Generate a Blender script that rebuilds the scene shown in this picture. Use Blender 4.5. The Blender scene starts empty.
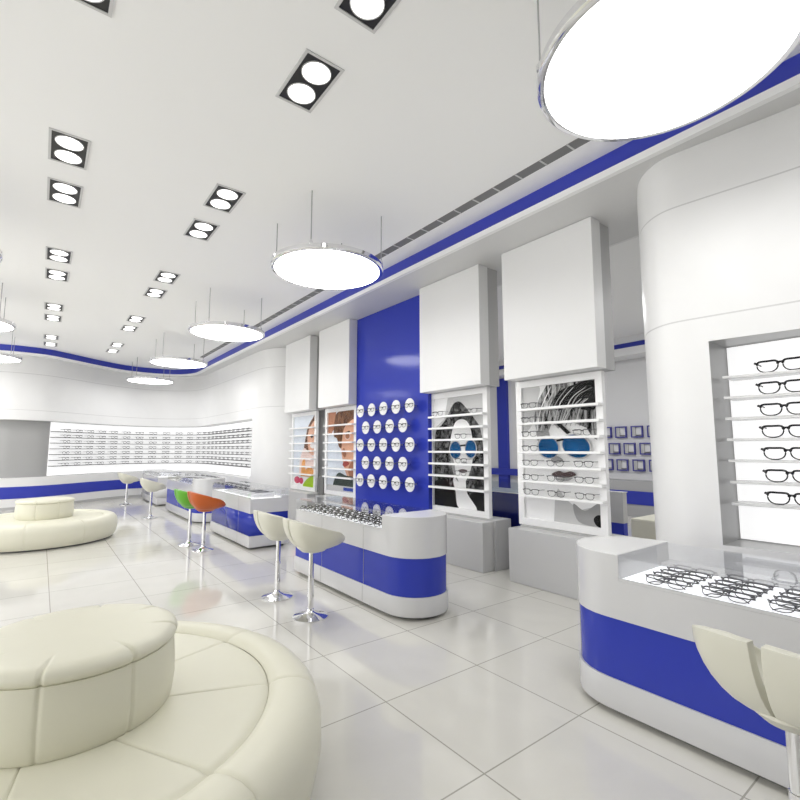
import bpy, bmesh, math, random
from mathutils import Vector, Matrix
random.seed(7)
sc = bpy.context.scene
COL = sc.collection
PI = math.pi
H = 1.532
ZC = 4.21          # ceiling
ZS = 3.98          # underside of the soffit

# ------------------------------------------------------------------ materials
def nt(name):
    m = bpy.data.materials.new(name); m.use_nodes = True
    t = m.node_tree; b = t.nodes['Principled BSDF']
    return m, t, b
def mat(name, col, rough=.4, metal=0., spec=.5, coat=0., emit=None, estr=0., noise=0., nscale=3.):
    m, t, b = nt(name)
    b.inputs['Base Color'].default_value = (*col, 1)
    b.inputs['Roughness'].default_value = rough
    b.inputs['Metallic'].default_value = metal
    b.inputs['Specular IOR Level'].default_value = spec
    b.inputs['Coat Weight'].default_value = coat
    b.inputs['Coat Roughness'].default_value = .03
    if emit:
        b.inputs['Emission Color'].default_value = (*emit, 1)
        b.inputs['Emission Strength'].default_value = estr
    if noise:
        tc = t.nodes.new('ShaderNodeTexCoord'); n = t.nodes.new('ShaderNodeTexNoise')
        n.inputs['Scale'].default_value = nscale; n.inputs['Detail'].default_value = 4
        mx = t.nodes.new('ShaderNodeMix'); mx.data_type = 'RGBA'
        mx.inputs['A'].default_value = (*[c*(1-noise) for c in col], 1)
        mx.inputs['B'].default_value = (*[min(1, c*(1+noise)) for c in col], 1)
        t.links.new(tc.outputs['Object'], n.inputs['Vector'])
        t.links.new(n.outputs['Fac'], mx.inputs['Factor'])
        t.links.new(mx.outputs['Result'], b.inputs['Base Color'])
    return m
def math_node(t, op, a, b=None, c=None):
    n = t.nodes.new('ShaderNodeMath'); n.operation = op
    for i, v in enumerate((a, b, c)):
        if v is None: continue
        if isinstance(v, (int, float)): n.inputs[i].default_value = v
        else: t.links.new(v, n.inputs[i])
    return n.outputs[0]
def floor_mat():
    m, t, b = nt('floor_tile')
    g = t.nodes.new('ShaderNodeNewGeometry'); s = t.nodes.new('ShaderNodeSeparateXYZ')
    t.links.new(g.outputs['Position'], s.inputs[0])
    masks = []; cells = []
    for ax, off in (('X', 1.772), ('Y', 2.454)):
        q = math_node(t, 'DIVIDE', math_node(t, 'SUBTRACT', s.outputs[ax], off), .8)
        f = math_node(t, 'FRACT', q)
        d = math_node(t, 'MINIMUM', f, math_node(t, 'SUBTRACT', 1., f))
        masks.append(math_node(t, 'LESS_THAN', d, .0052)); cells.append(math_node(t, 'FLOOR', q))
    gm = math_node(t, 'MAXIMUM', *masks)
    cb = t.nodes.new('ShaderNodeCombineXYZ'); t.links.new(cells[0], cb.inputs[0]); t.links.new(cells[1], cb.inputs[1])
    wn = t.nodes.new('ShaderNodeTexWhiteNoise'); wn.noise_dimensions = '3D'; t.links.new(cb.outputs[0], wn.inputs['Vector'])
    n = t.nodes.new('ShaderNodeTexNoise'); n.inputs['Scale'].default_value = 1.6; n.inputs['Detail'].default_value = 6
    n.inputs['Distortion'].default_value = 1.2
    t.links.new(g.outputs['Position'], n.inputs['Vector'])
    v = math_node(t, 'ADD', math_node(t, 'MULTIPLY', wn.outputs['Value'], .25), math_node(t, 'MULTIPLY', n.outputs['Fac'], .75))
    mx = t.nodes.new('ShaderNodeMix'); mx.data_type = 'RGBA'
    mx.inputs['A'].default_value = (.60, .588, .545, 1); mx.inputs['B'].default_value = (.72, .708, .66, 1)
    t.links.new(v, mx.inputs['Factor'])
    mg = t.nodes.new('ShaderNodeMix'); mg.data_type = 'RGBA'; mg.inputs['B'].default_value = (.36, .35, .31, 1)
    t.links.new(gm, mg.inputs['Factor']); t.links.new(mx.outputs['Result'], mg.inputs['A'])
    t.links.new(mg.outputs['Result'], b.inputs['Base Color'])
    b.inputs['Roughness'].default_value = .07
    b.inputs['Specular IOR Level'].default_value = .6
    return m
def wall_mat(name, col, rough=.4):
    """glossy white panels: fine horizontal joints at two heights and faint veins"""
    m, t, b = nt(name)
    g = t.nodes.new('ShaderNodeNewGeometry'); s = t.nodes.new('ShaderNodeSeparateXYZ')
    t.links.new(g.outputs['Position'], s.inputs[0])
    k = None
    for z in (2.56, 3.52):
        d = math_node(t, 'ABSOLUTE', math_node(t, 'SUBTRACT', s.outputs['Z'], z))
        l = math_node(t, 'LESS_THAN', d, .006)
        k = l if k is None else math_node(t, 'MAXIMUM', k, l)
    n = t.nodes.new('ShaderNodeTexNoise'); n.inputs['Scale'].default_value = .8; n.inputs['Detail'].default_value = 8
    n.inputs['Distortion'].default_value = 2.
    t.links.new(g.outputs['Position'], n.inputs['Vector'])
    mx = t.nodes.new('ShaderNodeMix'); mx.data_type = 'RGBA'
    mx.inputs['A'].default_value = (*[c*.95 for c in col], 1); mx.inputs['B'].default_value = (*[min(.95, c*1.04) for c in col], 1)
    t.links.new(n.outputs['Fac'], mx.inputs['Factor'])
    mg = t.nodes.new('ShaderNodeMix'); mg.data_type = 'RGBA'; mg.inputs['B'].default_value = (.58, .58, .58, 1)
    t.links.new(k, mg.inputs['Factor']); t.links.new(mx.outputs['Result'], mg.inputs['A'])
    t.links.new(mg.outputs['Result'], b.inputs['Base Color'])
    b.inputs['Roughness'].default_value = rough
    return m
def glass_mat(name, tint=(.985, .99, 1.), refl=.03):
    m = bpy.data.materials.new(name); m.use_nodes = True; t = m.node_tree
    t.nodes.clear()
    o = t.nodes.new('ShaderNodeOutputMaterial'); mix = t.nodes.new('ShaderNodeMixShader')
    tr = t.nodes.new('ShaderNodeBsdfTransparent'); tr.inputs[0].default_value = (*tint, 1)
    gl = t.nodes.new('ShaderNodeBsdfGlossy'); gl.inputs['Roughness'].default_value = .01
    lw = t.nodes.new('ShaderNodeLayerWeight'); lw.inputs['Blend'].default_value = .5
    fac = math_node(t, 'MULTIPLY_ADD', math_node(t, 'POWER', lw.outputs['Facing'], 5.), .9, refl)
    t.links.new(fac, mix.inputs[0]); t.links.new(tr.outputs[0], mix.inputs[1]); t.links.new(gl.outputs[0], mix.inputs[2])
    t.links.new(mix.outputs[0], o.inputs[0])
    return m
def hair_mat(name, dark, light, scale=(18, 18, 3), lo=.42, hi=.75, rot=0.):
    m, t, b = nt(name)
    g = t.nodes.new('ShaderNodeNewGeometry'); mp = t.nodes.new('ShaderNodeMapping')
    mp.inputs['Rotation'].default_value = (rot, 0, 0); mp.inputs['Scale'].default_value = scale
    n = t.nodes.new('ShaderNodeTexNoise'); n.inputs['Scale'].default_value = 1.; n.inputs['Detail'].default_value = 5; n.inputs['Distortion'].default_value = .6
    r = t.nodes.new('ShaderNodeValToRGB'); r.color_ramp.elements[0].position = lo; r.color_ramp.elements[1].position = hi
    r.color_ramp.elements[0].color = (*dark, 1); r.color_ramp.elements[1].color = (*light, 1)
    t.links.new(g.outputs['Position'], mp.inputs['Vector']); t.links.new(mp.outputs[0], n.inputs['Vector'])
    t.links.new(n.outputs['Fac'], r.inputs[0]); t.links.new(r.outputs[0], b.inputs['Base Color'])
    b.inputs['Roughness'].default_value = .5
    return m

M = {}
M['floor'] = floor_mat()
M['ceiling'] = mat('ceiling_paint', (.94, .94, .935), .6)
M['wall'] = wall_mat('wall_gloss', (.79, .79, .79))
M['wall_plain'] = mat('wall_plain', (.8, .8, .8), .35, noise=.02)
M['unseen_wall_dark'] = mat('unseen_wall_dark', (.10, .10, .10), .6)
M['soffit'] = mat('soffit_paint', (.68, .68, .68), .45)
M['trim'] = mat('trim_white', (.88, .88, .88), .35)
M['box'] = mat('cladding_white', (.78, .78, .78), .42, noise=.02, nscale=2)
M['box_side'] = mat('cladding_shade_grey', (.46, .46, .46), .5)  # grey with shade painted in for the overhead box backing
M['counter'] = mat('counter_laminate', (.62, .62, .63), .16, coat=.3, noise=.02)
M['counter_top'] = mat('counter_solid_top', (.82, .82, .82), .2)
M['plinth'] = mat('plinth_grey', (.55, .55, .55), .28, noise=.02)
M['dark'] = mat('toe_kick', (.16, .16, .155), .5)
M['blue'] = mat('blue_gloss', (.034, .052, .40), .12, coat=.0, spec=.22)
M['blue_paint'] = mat('blue_paint', (.032, .048, .42), .35)
M['navy'] = mat('navy_glass', (.008, .012, .12), .08, coat=1.)
M['blue_frame'] = mat('blue_frame', (.06, .06, .32), .35)
M['seam'] = mat('panel_joint', (.3, .3, .3), .5)
M['glass'] = glass_mat('clear_glass')
M['glass_front'] = glass_mat('poster_glass', (1, 1, 1), .004)
M['glass_side'] = glass_mat('grey_glass', (.8, .83, .86))
M['glass_edge'] = mat('glass_edge', (.55, .6, .62), .1)
M['chrome'] = mat('chrome', (.82, .82, .84), .08, 1.)
M['steel'] = mat('brushed_steel', (.62, .62, .64), .3, 1.)
M['wire'] = mat('wire_grey', (.42, .42, .42), .35, .3)
M['cream'] = mat('cream_leather', (.74, .725, .60), .42, noise=.03, nscale=4)
M['cream_dark'] = mat('cream_shell', (.62, .61, .50), .4)
M['groove'] = mat('leather_seam', (.50, .48, .37), .6)
M['ivory'] = mat('ivory_shell', (.66, .65, .56), .35)
M['orange'] = mat('orange_shell', (.50, .10, .012), .35)
M['green'] = mat('green_shell', (.11, .40, .018), .35)
M['black'] = mat('black_metal', (.012, .012, .013), .4)
M['spot_rim'] = mat('spot_rim', (.62, .62, .62), .4)
M['spot'] = mat('spot_lamp', (1, 1, 1), .4, emit=(1, .99, .97), estr=2.5)
M['lamp'] = mat('lamp_diffuser', (1, 1, 1), .4, emit=(1, .995, .98), estr=9.)
M['lightbox'] = mat('lightbox', (.45, .45, .45), .6, spec=.1, emit=(1, 1, 1), estr=.78)
M['tray'] = mat('tray_lit', (.9, .9, .9), .35, emit=(1, 1, 1), estr=.5)
M['shelf'] = mat('shelf_white', (.72, .72, .72), .25)
M['shelf_dark'] = mat('shelf_edge', (.10, .10, .10), .4)
M['slot'] = mat('vent_grey', (.2, .2, .2), .6)
M['frame_black'] = mat('acetate_black', (.01, .01, .012), .25)
M['frame_grey'] = mat('acetate_grey', (.06, .06, .07), .3)
M['lens'] = glass_mat('lens_clear', (1, 1, 1), .01)
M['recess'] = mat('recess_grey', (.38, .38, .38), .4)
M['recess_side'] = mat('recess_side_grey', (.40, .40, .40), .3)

# ------------------------------------------------------------------ mesh helper
class MB:
    def __init__(s): s.v = []; s.f = []; s.m = []; s.sm = []
    def add(s, vs, fs, mi=0, smooth=False):
        o = len(s.v); s.v += [tuple(v) for v in vs]
        for f in fs: s.f.append([i+o for i in f]); s.m.append(mi); s.sm.append(smooth)
        return s
    def box(s, x0, x1, y0, y1, z0, z1, mi=0):
        vs = [(x, y, z) for z in (z0, z1) for y in (y0, y1) for x in (x0, x1)]
        return s.add(vs, [(0, 2, 3, 1), (4, 5, 7, 6), (0, 1, 5, 4), (2, 6, 7, 3), (0, 4, 6, 2), (1, 3, 7, 5)], mi)
    def prism(s, pts, z0, z1, mi=0, smooth=False, cap_mi=None):
        """pts counter-clockwise plan outline"""
        n = len(pts); vs = [(x, y, z0) for x, y in pts]+[(x, y, z1) for x, y in pts]
        s.add(vs, [(i, (i+1) % n, n+(i+1) % n, n+i) for i in range(n)], mi, smooth)
        c = mi if cap_mi is None else cap_mi
        s.add([(x, y, z1) for x, y in pts], [list(range(n))], c)
        s.add([(x, y, z0) for x, y in pts], [list(range(n))[::-1]], c)
        return s
    def strip(s, pts, z0, z1, mi=0, smooth=True):
        n = len(pts); vs = [(x, y, z0) for x, y in pts]+[(x, y, z1) for x, y in pts]
        return s.add(vs, [(i, i+1, n+i+1, n+i) for i in range(n-1)], mi, smooth)
    def band(s, a, b, z0, z1=None, mi=0, smooth=True):
        """surface between two plan polylines"""
        z1 = z0 if z1 is None else z1
        n = len(a); vs = [(x, y, z0) for x, y in a]+[(x, y, z1) for x, y in b]
        return s.add(vs, [(i, i+1, n+i+1, n+i) for i in range(n-1)], mi, smooth)
    def thick(s, pts, off, z0, z1, mi=0, smooth=True):
        """a solid strip: front polyline pts, back polyline = offset(pts, off)"""
        b = offset(pts, off)
        s.strip(pts, z0, z1, mi, smooth); s.strip(b[::-1], z0, z1, mi, smooth)
        s.band(pts, b, z1, None, mi, False); s.band(b, pts, z0, None, mi, False)
        for k in (0, -1):
            p, q = pts[k], b[k]
            s.add([(*p, z0), (*q, z0), (*q, z1), (*p, z1)], [(0, 1, 2, 3)], mi)
        return s
    def lathe(s, prof, c=(0, 0, 0), seg=32, mi=0, smooth=True, f=None, close=True):
        n = len(prof); vs = []
        for k in range(seg):
            a = 2*PI*k/seg
            for j, (r, z) in enumerate(prof):
                rr, zz = (r, z) if f is None else f(r, z, a, j)
                vs.append((c[0]+rr*math.cos(a), c[1]+rr*math.sin(a), c[2]+zz))
        fs = []
        for k in range(seg):
            k2 = (k+1) % seg
            for j in range(n-1): fs.append((k*n+j, k2*n+j, k2*n+j+1, k*n+j+1))
        s.add(vs, fs, mi, smooth)
        for j in ((0, True), (n-1, False)):
            if prof[j[0]][0] > 1e-4 and close:
                ring = [vs[k*n+j[0]] for k in range(seg)]
                s.add(ring, [list(range(seg))[::-1] if j[1] else list(range(seg))], mi, False)
        return s
    def tube(s, path, r, seg=8, mi=0, closed=False, smooth=True):
        P = [Vector(p) for p in path]; n = len(P); vs = []
        up = Vector((0, 0, 1))
        for i in range(n):
            if closed: t = P[(i+1) % n]-P[i-1]
            else: t = P[min(i+1, n-1)]-P[max(i-1, 0)]
            t.normalize()
            a = t.cross(up)
            if a.length < 1e-3: a = t.cross(Vector((1, 0, 0)))
            a.normalize(); b = t.cross(a)
            rr = r[i] if isinstance(r, (list, tuple)) else r
            for k in range(seg):
                an = 2*PI*k/seg
                vs.append(P[i]+a*math.cos(an)*rr+b*math.sin(an)*rr)
        fs = []
        for i in range(n if closed else n-1):
            i2 = (i+1) % n
            for k in range(seg): fs.append((i*seg+k, i*seg+(k+1) % seg, i2*seg+(k+1) % seg, i2*seg+k))
        s.add(vs, fs, mi, smooth)
        if not closed:
            s.add(vs[:seg], [list(range(seg))[::-1]], mi); s.add(vs[-seg:], [list(range(seg))], mi)
        return s
    def mesh(s, name, mats, bevel=0, weld=True, sharp=.7):
        me = bpy.data.meshes.new(name)
        me.from_pydata(s.v, [], s.f)
        mats = mats if isinstance(mats, (list, tuple)) else [mats]
        for m in mats: me.materials.append(m)
        for p, mi, sm in zip(me.polygons, s.m, s.sm): p.material_index = mi; p.use_smooth = sm
        bm = bmesh.new(); bm.from_mesh(me)
        if weld: bmesh.ops.remove_doubles(bm, verts=bm.verts, dist=1e-5)
        bmesh.ops.recalc_face_normals(bm, faces=bm.faces)
        if bevel:
            es = [e for e in bm.edges if len(e.link_faces) == 2 and e.calc_face_angle(0) > .6]
            bmesh.ops.bevel(bm, geom=es, offset=bevel, segments=2, affect='EDGES', profile=.6)
        for e in bm.edges:
            if len(e.link_faces) == 2 and e.calc_face_angle(0) > sharp: e.smooth = False
        bm.to_mesh(me); bm.free(); me.update()
        return me
    def build(s, name, mats, parent=None, bevel=0, weld=True, sharp=.7):
        return link(name, s.mesh(name, mats, bevel, weld, sharp), parent)
def link(name, data, parent=None):
    o = bpy.data.objects.new(name, data); COL.objects.link(o)
    if parent: o.parent = parent
    return o
def thing(name, label, cat, loc=(0, 0, 0), rz=0, group=None):
    o = bpy.data.objects.new(name, None); COL.objects.link(o); o.empty_display_size = .1
    o.location = loc; o.rotation_euler = (0, 0, rz)
    return tag(o, label, cat, group)
def tag(o, label, cat, group=None):
    o['label'] = label; o['category'] = cat
    if group: o['group'] = group
    return o
def struct(o): o['kind'] = 'structure'; return o
def dup(root, loc, rz=None, label=None, group=None):
    r = root.copy(); COL.objects.link(r); r.location = loc
    if rz is not None: r.rotation_euler = (0, 0, rz)
    if label: r['label'] = label
    if group: r['group'] = group
    for ch in list(root.children):
        c = ch.copy(); COL.objects.link(c); c.parent = r
        for g in list(ch.children):
            d = g.copy(); COL.objects.link(d); d.parent = c
    return r
def offset(pts, d):
    """offset a plan polyline to the left of its direction by d"""
    out = []
    n = len(pts)
    for i in range(n):
        a = Vector(pts[max(i-1, 0)]); b = Vector(pts[min(i+1, n-1)])
        t = (b-a).normalized(); out.append((pts[i][0]-t.y*d, pts[i][1]+t.x*d))
    return out
def spline(pts, k=6, closed=False):
    out = []; n = len(pts); P = [Vector(p) for p in pts]
    rng = range(n) if closed else range(n-1)
    for i in rng:
        if closed: p0, p1, p2, p3 = P[i-1], P[i], P[(i+1) % n], P[(i+2) % n]
        else: p0, p1, p2, p3 = P[max(i-1, 0)], P[i], P[i+1], P[min(i+2, n-1)]
        for j in range(k):
            t = j/k
            q = .5*((2*p1)+(p2-p0)*t+(2*p0-5*p1+4*p2-p3)*t*t+(3*p1-p0-3*p2+p3)*t**3)
            out.append(tuple(q))
    if not closed: out.append(tuple(P[-1]))
    return out
ORD = ['first', 'second', 'third', 'fourth', 'fifth', 'sixth', 'seventh', 'eighth', 'ninth', 'tenth', 'eleventh', 'twelfth',
       'thirteenth', 'fourteenth', 'fifteenth', 'sixteenth', 'seventeenth', 'eighteenth', 'nineteenth', 'twentieth']

# ------------------------------------------------------------------ room shell
struct(MB().box(-6, 12, -4, 19, -.1, 0).build('floor', M['floor']))
struct(MB().box(-6, 12, -4, 19, ZC, ZC+.1).build('ceiling', M['ceiling']))
struct(MB().box(-6, 12, -4.15, -4, 0, ZC).build('wall_front_unseen', M['unseen_wall_dark']))  # unseen wall, added and darkened to cut light on faces turned to it

EDGE = [(3.89, -4), (3.89, 0), (3.89, 5), (3.885, 10), (3.885, 14.3), (3.91, 15.5), (3.85, 16.3), (3.48, 16.88), (2.75, 17.1), (2.0, 16.98),
        (1.27, 16.5), (.62, 15.95), (.04, 15.5), (-.5, 15.4), (-1., 15.46), (-2, 15.8), (-3.5, 16.6), (-6, 17.3)]
EDGE = spline(EDGE, 6)
FAR = [(5.3, y) if i < 30 else None for i, (x, y) in enumerate(EDGE)]
# soffit: white lower lip, blue fascia, grey underside
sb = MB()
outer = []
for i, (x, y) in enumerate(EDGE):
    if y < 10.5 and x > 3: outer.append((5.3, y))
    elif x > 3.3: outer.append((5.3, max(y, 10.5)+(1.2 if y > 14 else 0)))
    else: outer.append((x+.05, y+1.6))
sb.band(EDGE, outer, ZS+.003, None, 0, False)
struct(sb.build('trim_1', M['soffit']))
lip = MB(); lip.thick(EDGE, -.05, ZS, ZS+.065)
struct(lip.build('trim_2', M['trim']))
bl = MB(); bl.thick(offset(EDGE, -.03), -.05, ZS+.065, ZC)
struct(bl.build('trim_3', M['blue_paint']))
# back edge of the soffit towards the rear room
struct(MB().box(5.3, 5.34, -4, 14, ZS, ZC).build('trim_4', M['wall_plain']))

# back wall: curved, with a long recess
WB = [(4.9, 10.38), (4.72, 10.4), (4.5, 10.55), (4.32, 10.78), (4.22, 11.1), (4.19, 11.6), (4.19, 12.5), (4.2, 13.7), (4.2, 15.0), (4.17, 16.1), (3.98, 16.8),
      (3.5, 17.25), (2.83, 17.42), (2.06, 17.22), (1.31, 16.75), (.64, 16.15), (.05, 15.72), (-.5, 15.58), (-1, 15.62), (-2, 15.95), (-3.5, 16.75), (-6, 17.5)]
WBs = spline(WB, 6)
i0 = 5*6                    # where the recess begins (Y = 11.6)
colm = WBs[:i0+1]; curve = WBs[i0:]
REC = -.28
rback = offset(curve, REC)
wb = MB()
wb.strip(colm, 0, ZS); wb.strip(curve, 0, .8); wb.strip(curve, 2.3, ZS)
wb.band(curve, rback, .8); wb.band(rback, curve, 2.3)
p, q = curve[0], rback[0]
wb.add([(*p, .8), (*q, .8), (*q, 2.3), (*p, 2.3)], [(0, 1, 2, 3)])
struct(wb.build('wall_back', M['wall'], weld=False))
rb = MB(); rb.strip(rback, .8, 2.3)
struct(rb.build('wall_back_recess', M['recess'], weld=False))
struct(MB().box(4.97, 5.04, 7.42, 10.38, 0, ZS).build('wall_bay', M['trim']))
bb = MB(); bb.thick(offset(curve, .006), -.005, .28, .58)
struct(bb.build('trim_5', M['blue_paint']))
sk = MB(); sk.thick(offset(curve, .004), -.003, 0, .07)
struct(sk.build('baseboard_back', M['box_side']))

# lit display panel and its shelves in the back wall recess
def arc_len(p): return [0]+[sum((Vector(p[i+1])-Vector(p[i])).length for i in range(k+1)) for k in range(len(p)-1)]
left_i = min(range(len(rback)), key=lambda i: abs(rback[i][0]-.2)+(9 if rback[i][1] < 14 or rback[i][0] > 2 else 0))
seg = rback[:left_i+1]
du = thing('display_unit', 'long backlit eyewear display curving along the back wall with seven thin shelves', 'display unit', (2.8, 17.5, .8))
def world_child(o, root):       # keep world coordinates under a moved parent
    o.parent = root; o.matrix_parent_inverse = Matrix.Translation(root.location).inverted() if not any(root.rotation_euler) else root.matrix_basis.inverted(); return o
lp = MB(); lp.thick(offset(seg, .03), -.02, .815, 2.285)
world_child(lp.build('light_panel', M['lightbox']), du)
BZ = [1.083+.158*k for k in range(7)]
shp = offset(seg, .2)
for z in BZ:
    m = MB(); m.thick(shp, -.17, z-.018, z)
    world_child(m.build('shelf', M['shelf_dark']), du)

# right wall: curved end, recess with lit display
WR = [(5.2, 2.12), (4.85, 2.12), (4.6, 2.08), (4.42, 2.0), (4.236, 1.9), (4.12, 1.79), (4.05, 1.67), (4.03, 1.55), (4.05, 1.36), (4.085, 1.1), (4.115, .9), (4.14, .65), (4.2, 0),
      (4.25, -.6), (4.29, -1.2), (4.34, -2), (4.4, -4)]
WRs = spline(WR[::-1], 6)
ia = 2*6; ib = (len(WR)-1-8)*6
pA, pM, pC = WRs[:ia+1], WRs[ia:ib+1], WRs[ib:]
wr = MB()
wr.strip(pA, 0, ZS); wr.strip(pC, 0, ZS); wr.strip(pM, 0, .83); wr.strip(pM, 2.365, ZS)
struct(wr.build('wall_right', M['wall'], weld=False))
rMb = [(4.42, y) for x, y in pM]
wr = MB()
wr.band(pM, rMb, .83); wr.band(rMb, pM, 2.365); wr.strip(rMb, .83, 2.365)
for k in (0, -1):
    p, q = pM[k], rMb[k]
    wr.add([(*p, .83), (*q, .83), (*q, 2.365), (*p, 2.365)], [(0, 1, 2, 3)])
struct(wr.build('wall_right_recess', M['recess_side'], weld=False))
rs = thing('display_unit', 'backlit eyewear display with seven shelves recessed in the curved wall at right', 'display unit', (4.4, .1, .83))
world_child(MB().box(4.395, 4.41, -1.19, 1.35, .84, 2.355).build('light_panel', M['lightbox']), rs)
RZ = [1.135+.1602*k for k in range(7)]
for z in RZ:
    m = MB()
    fr = [(x+.10, y) for x, y in pM if y < 1.34]
    m.prism(fr+[(4.39, fr[-1][1]), (4.39, fr[0][1])], z-.02, z)
    world_child(m.build('shelf', M['shelf'], bevel=.002), rs)

# rear room behind the displays
struct(MB().box(11.5, 11.65, -4, 19, 0, ZC).build('wall_rear', M['wall_plain']))
struct(MB().box(5.2, 11.5, -1.1, -1., 0, ZC).build('wall_side', M['wall_plain']))
struct(MB().box(5.0, 11.5, 14, 14.1, 0, ZC).build('wall_end', M['wall_plain']))
struct(MB().box(10.9, 11.5, 2, 8.6, 0, .8).build('trim_6', M['box_side']))
struct(MB().box(10.885, 10.9, 2, 8.6, .28, .58).build('trim_7', M['blue_paint']))
struct(MB().box(10.9, 11.5, -1, 14, 3.76, 3.94).build('trim_8', M['trim']))
struct(MB().box(11.36, 11.395, 8.65, 11.2, .75, .95).build('trim_11', M['blue_paint']))
struct(MB().box(10.95, 11.5, -1, 14, 3.94, 4.06).build('trim_9', M['blue_paint']))
struct(MB().box(10.9, 11.5, -1, 14, 4.06, ZC).build('trim_10', M['trim']))
struct(MB().box(11.4, 11.5, 9.44, 9.82, 0, 3.75).build('wall_blue_rear', M['blue_paint']))

# blue feature wall with mirror gloss
struct(MB().box(4.63, 4.72, 5.34, 7.38, 0, ZS).build('wall_blue', M['blue']))

# ------------------------------------------------------------------ ceiling vent
v = thing('ceiling_vent', 'long grey slotted air vent in the ceiling beside the blue stripe', 'vent', (3.57, 5, ZC))
world_child(MB().box(3.515, 3.63, -3.5, 14.2, ZC-.004, ZC-.001).build('backing', M['slot']), v)
dm = MB().box(-.057, .057, -.008, .008, -.008, -.0045).mesh('divider', M['spot_rim'])
y = -.4
while y < 14.1:
    o = link('divider', dm, v); o.location = (.0025, y-5, 0); y += .285

# ------------------------------------------------------------------ recessed twin spotlights
def make_spot():
    t = thing('ceiling_spotlight', 'x', 'ceiling light', (0, 0, 0), group='twin recessed spotlights in the ceiling')
    w, l = .128, .245
    m = MB()
    for (x0, x1, y0, y1) in ((-w-.02, w+.02, l, l+.02), (-w-.02, w+.02, -l-.02, -l), (-w-.02, -w, -l, l), (w, w+.02, -l, l)):
        m.box(x0, x1, y0, y1, -.008, -.001)
    m.build('trim_frame', M['spot_rim'], t)
    MB().box(-w, w, -l, l, -.003, -.001).build('housing', M['black'], t)
    for s in (-1, 1):
        d = MB(); d.lathe([(.0, -.006), (.098, -.006), (.098, -.003)], (0, s*.121, 0), 32, smooth=False)
        d.build('lamp', M['spot'], t)
        d = MB(); d.lathe([(.0985, -.003), (.0985, -.009), (.106, -.009), (.106, -.003)], (0, s*.121, 0), 32, close=False)
        d.build('ring', M['spot_rim'], t)
    return t
sp0 = None
ys = [2.02, 2.92, 4.93, 5.83, 7.82, 8.74, 10.78, 11.71, 13.77, 14.72]
for X, row in ((1.392, 'right row nearer the blue stripe'), (.03, 'left row away from the blue stripe')):
    for k, y in enumerate(ys):
        lab = 'twin ceiling spotlight, %s from camera, %s' % (ORD[k], row)
        if sp0 is None:
            sp0 = make_spot(); sp0.location = (X, y, ZC); sp0['label'] = lab
        else: dup(sp0, (X, y, ZC), label=lab)

# ------------------------------------------------------------------ round pendant lamps
def make_pendant():
    t = thing('pendant_lamp', 'x', 'lamp', group='round white disc pendant lamps')
    R = .63
    m = MB(); m.lathe([(R-.03, 0), (R, 0), (R+.012, .01), (R+.012, .055), (R-.002, .06), (R-.03, .05), (R-.03, 0)], (0, 0, 3.582), 96, close=False)
    m.build('rim', M['chrome'], t)
    m = MB(); m.lathe([(0, .004), (R-.03, .004), (R-.03, .012)], (0, 0, 3.582), 96, smooth=False)
    m.build('diffuser', M['lamp'], t)
    m = MB(); m.lathe([(R-.03, .02), (R-.03, .05), (R-.2, .075), (0, .08)], (0, 0, 3.582), 96)
    m.build('housing', M['trim'], t)
    for sx in (-1, 1):
        for sy in (-1, 1):
            x, y = .44*sx, .45*sy
            m = MB(); m.tube([(x, y, 3.677), (x, y, ZC)], .0055, 6)
            w = m.build('wire', M['wire'], t)
            m = MB(); m.lathe([(0, 0), (.02, 0), (.02, .03), (.006, .055), (0, .055)], (x, y, 3.627), 12)
            m.build('hook', M['chrome'], w)
    return t
pd0 = None
for k, y in enumerate([.97, 4.655, 8.34, 12.03, 15.72]):
    lab = ['largest-looking round white pendant lamp, overhead at top right', 'round white pendant lamp before the blue disc wall, second in the right row',
           'round white pendant lamp, third in the right row from the camera', 'round white pendant lamp, fourth in the right row from the camera',
           'smallest-looking round white pendant lamp, last of the right row near the back wall'][k]
    if pd0 is None: pd0 = make_pendant(); pd0.location = (2.51, y, 0); pd0['label'] = lab
    else: dup(pd0, (2.51, y, 0), label=lab)
for k, y in enumerate([6.47, 10.16, 13.85]):
    dup(pd0, (-1.1, y, 0), label=['pendant lamp whose rim just shows at the left edge, high up',
        'round white pendant lamp cut by the left edge, upper of the left pair',
        'round white pendant lamp cut by left edge, lower, before blue stripe'][k])

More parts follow.
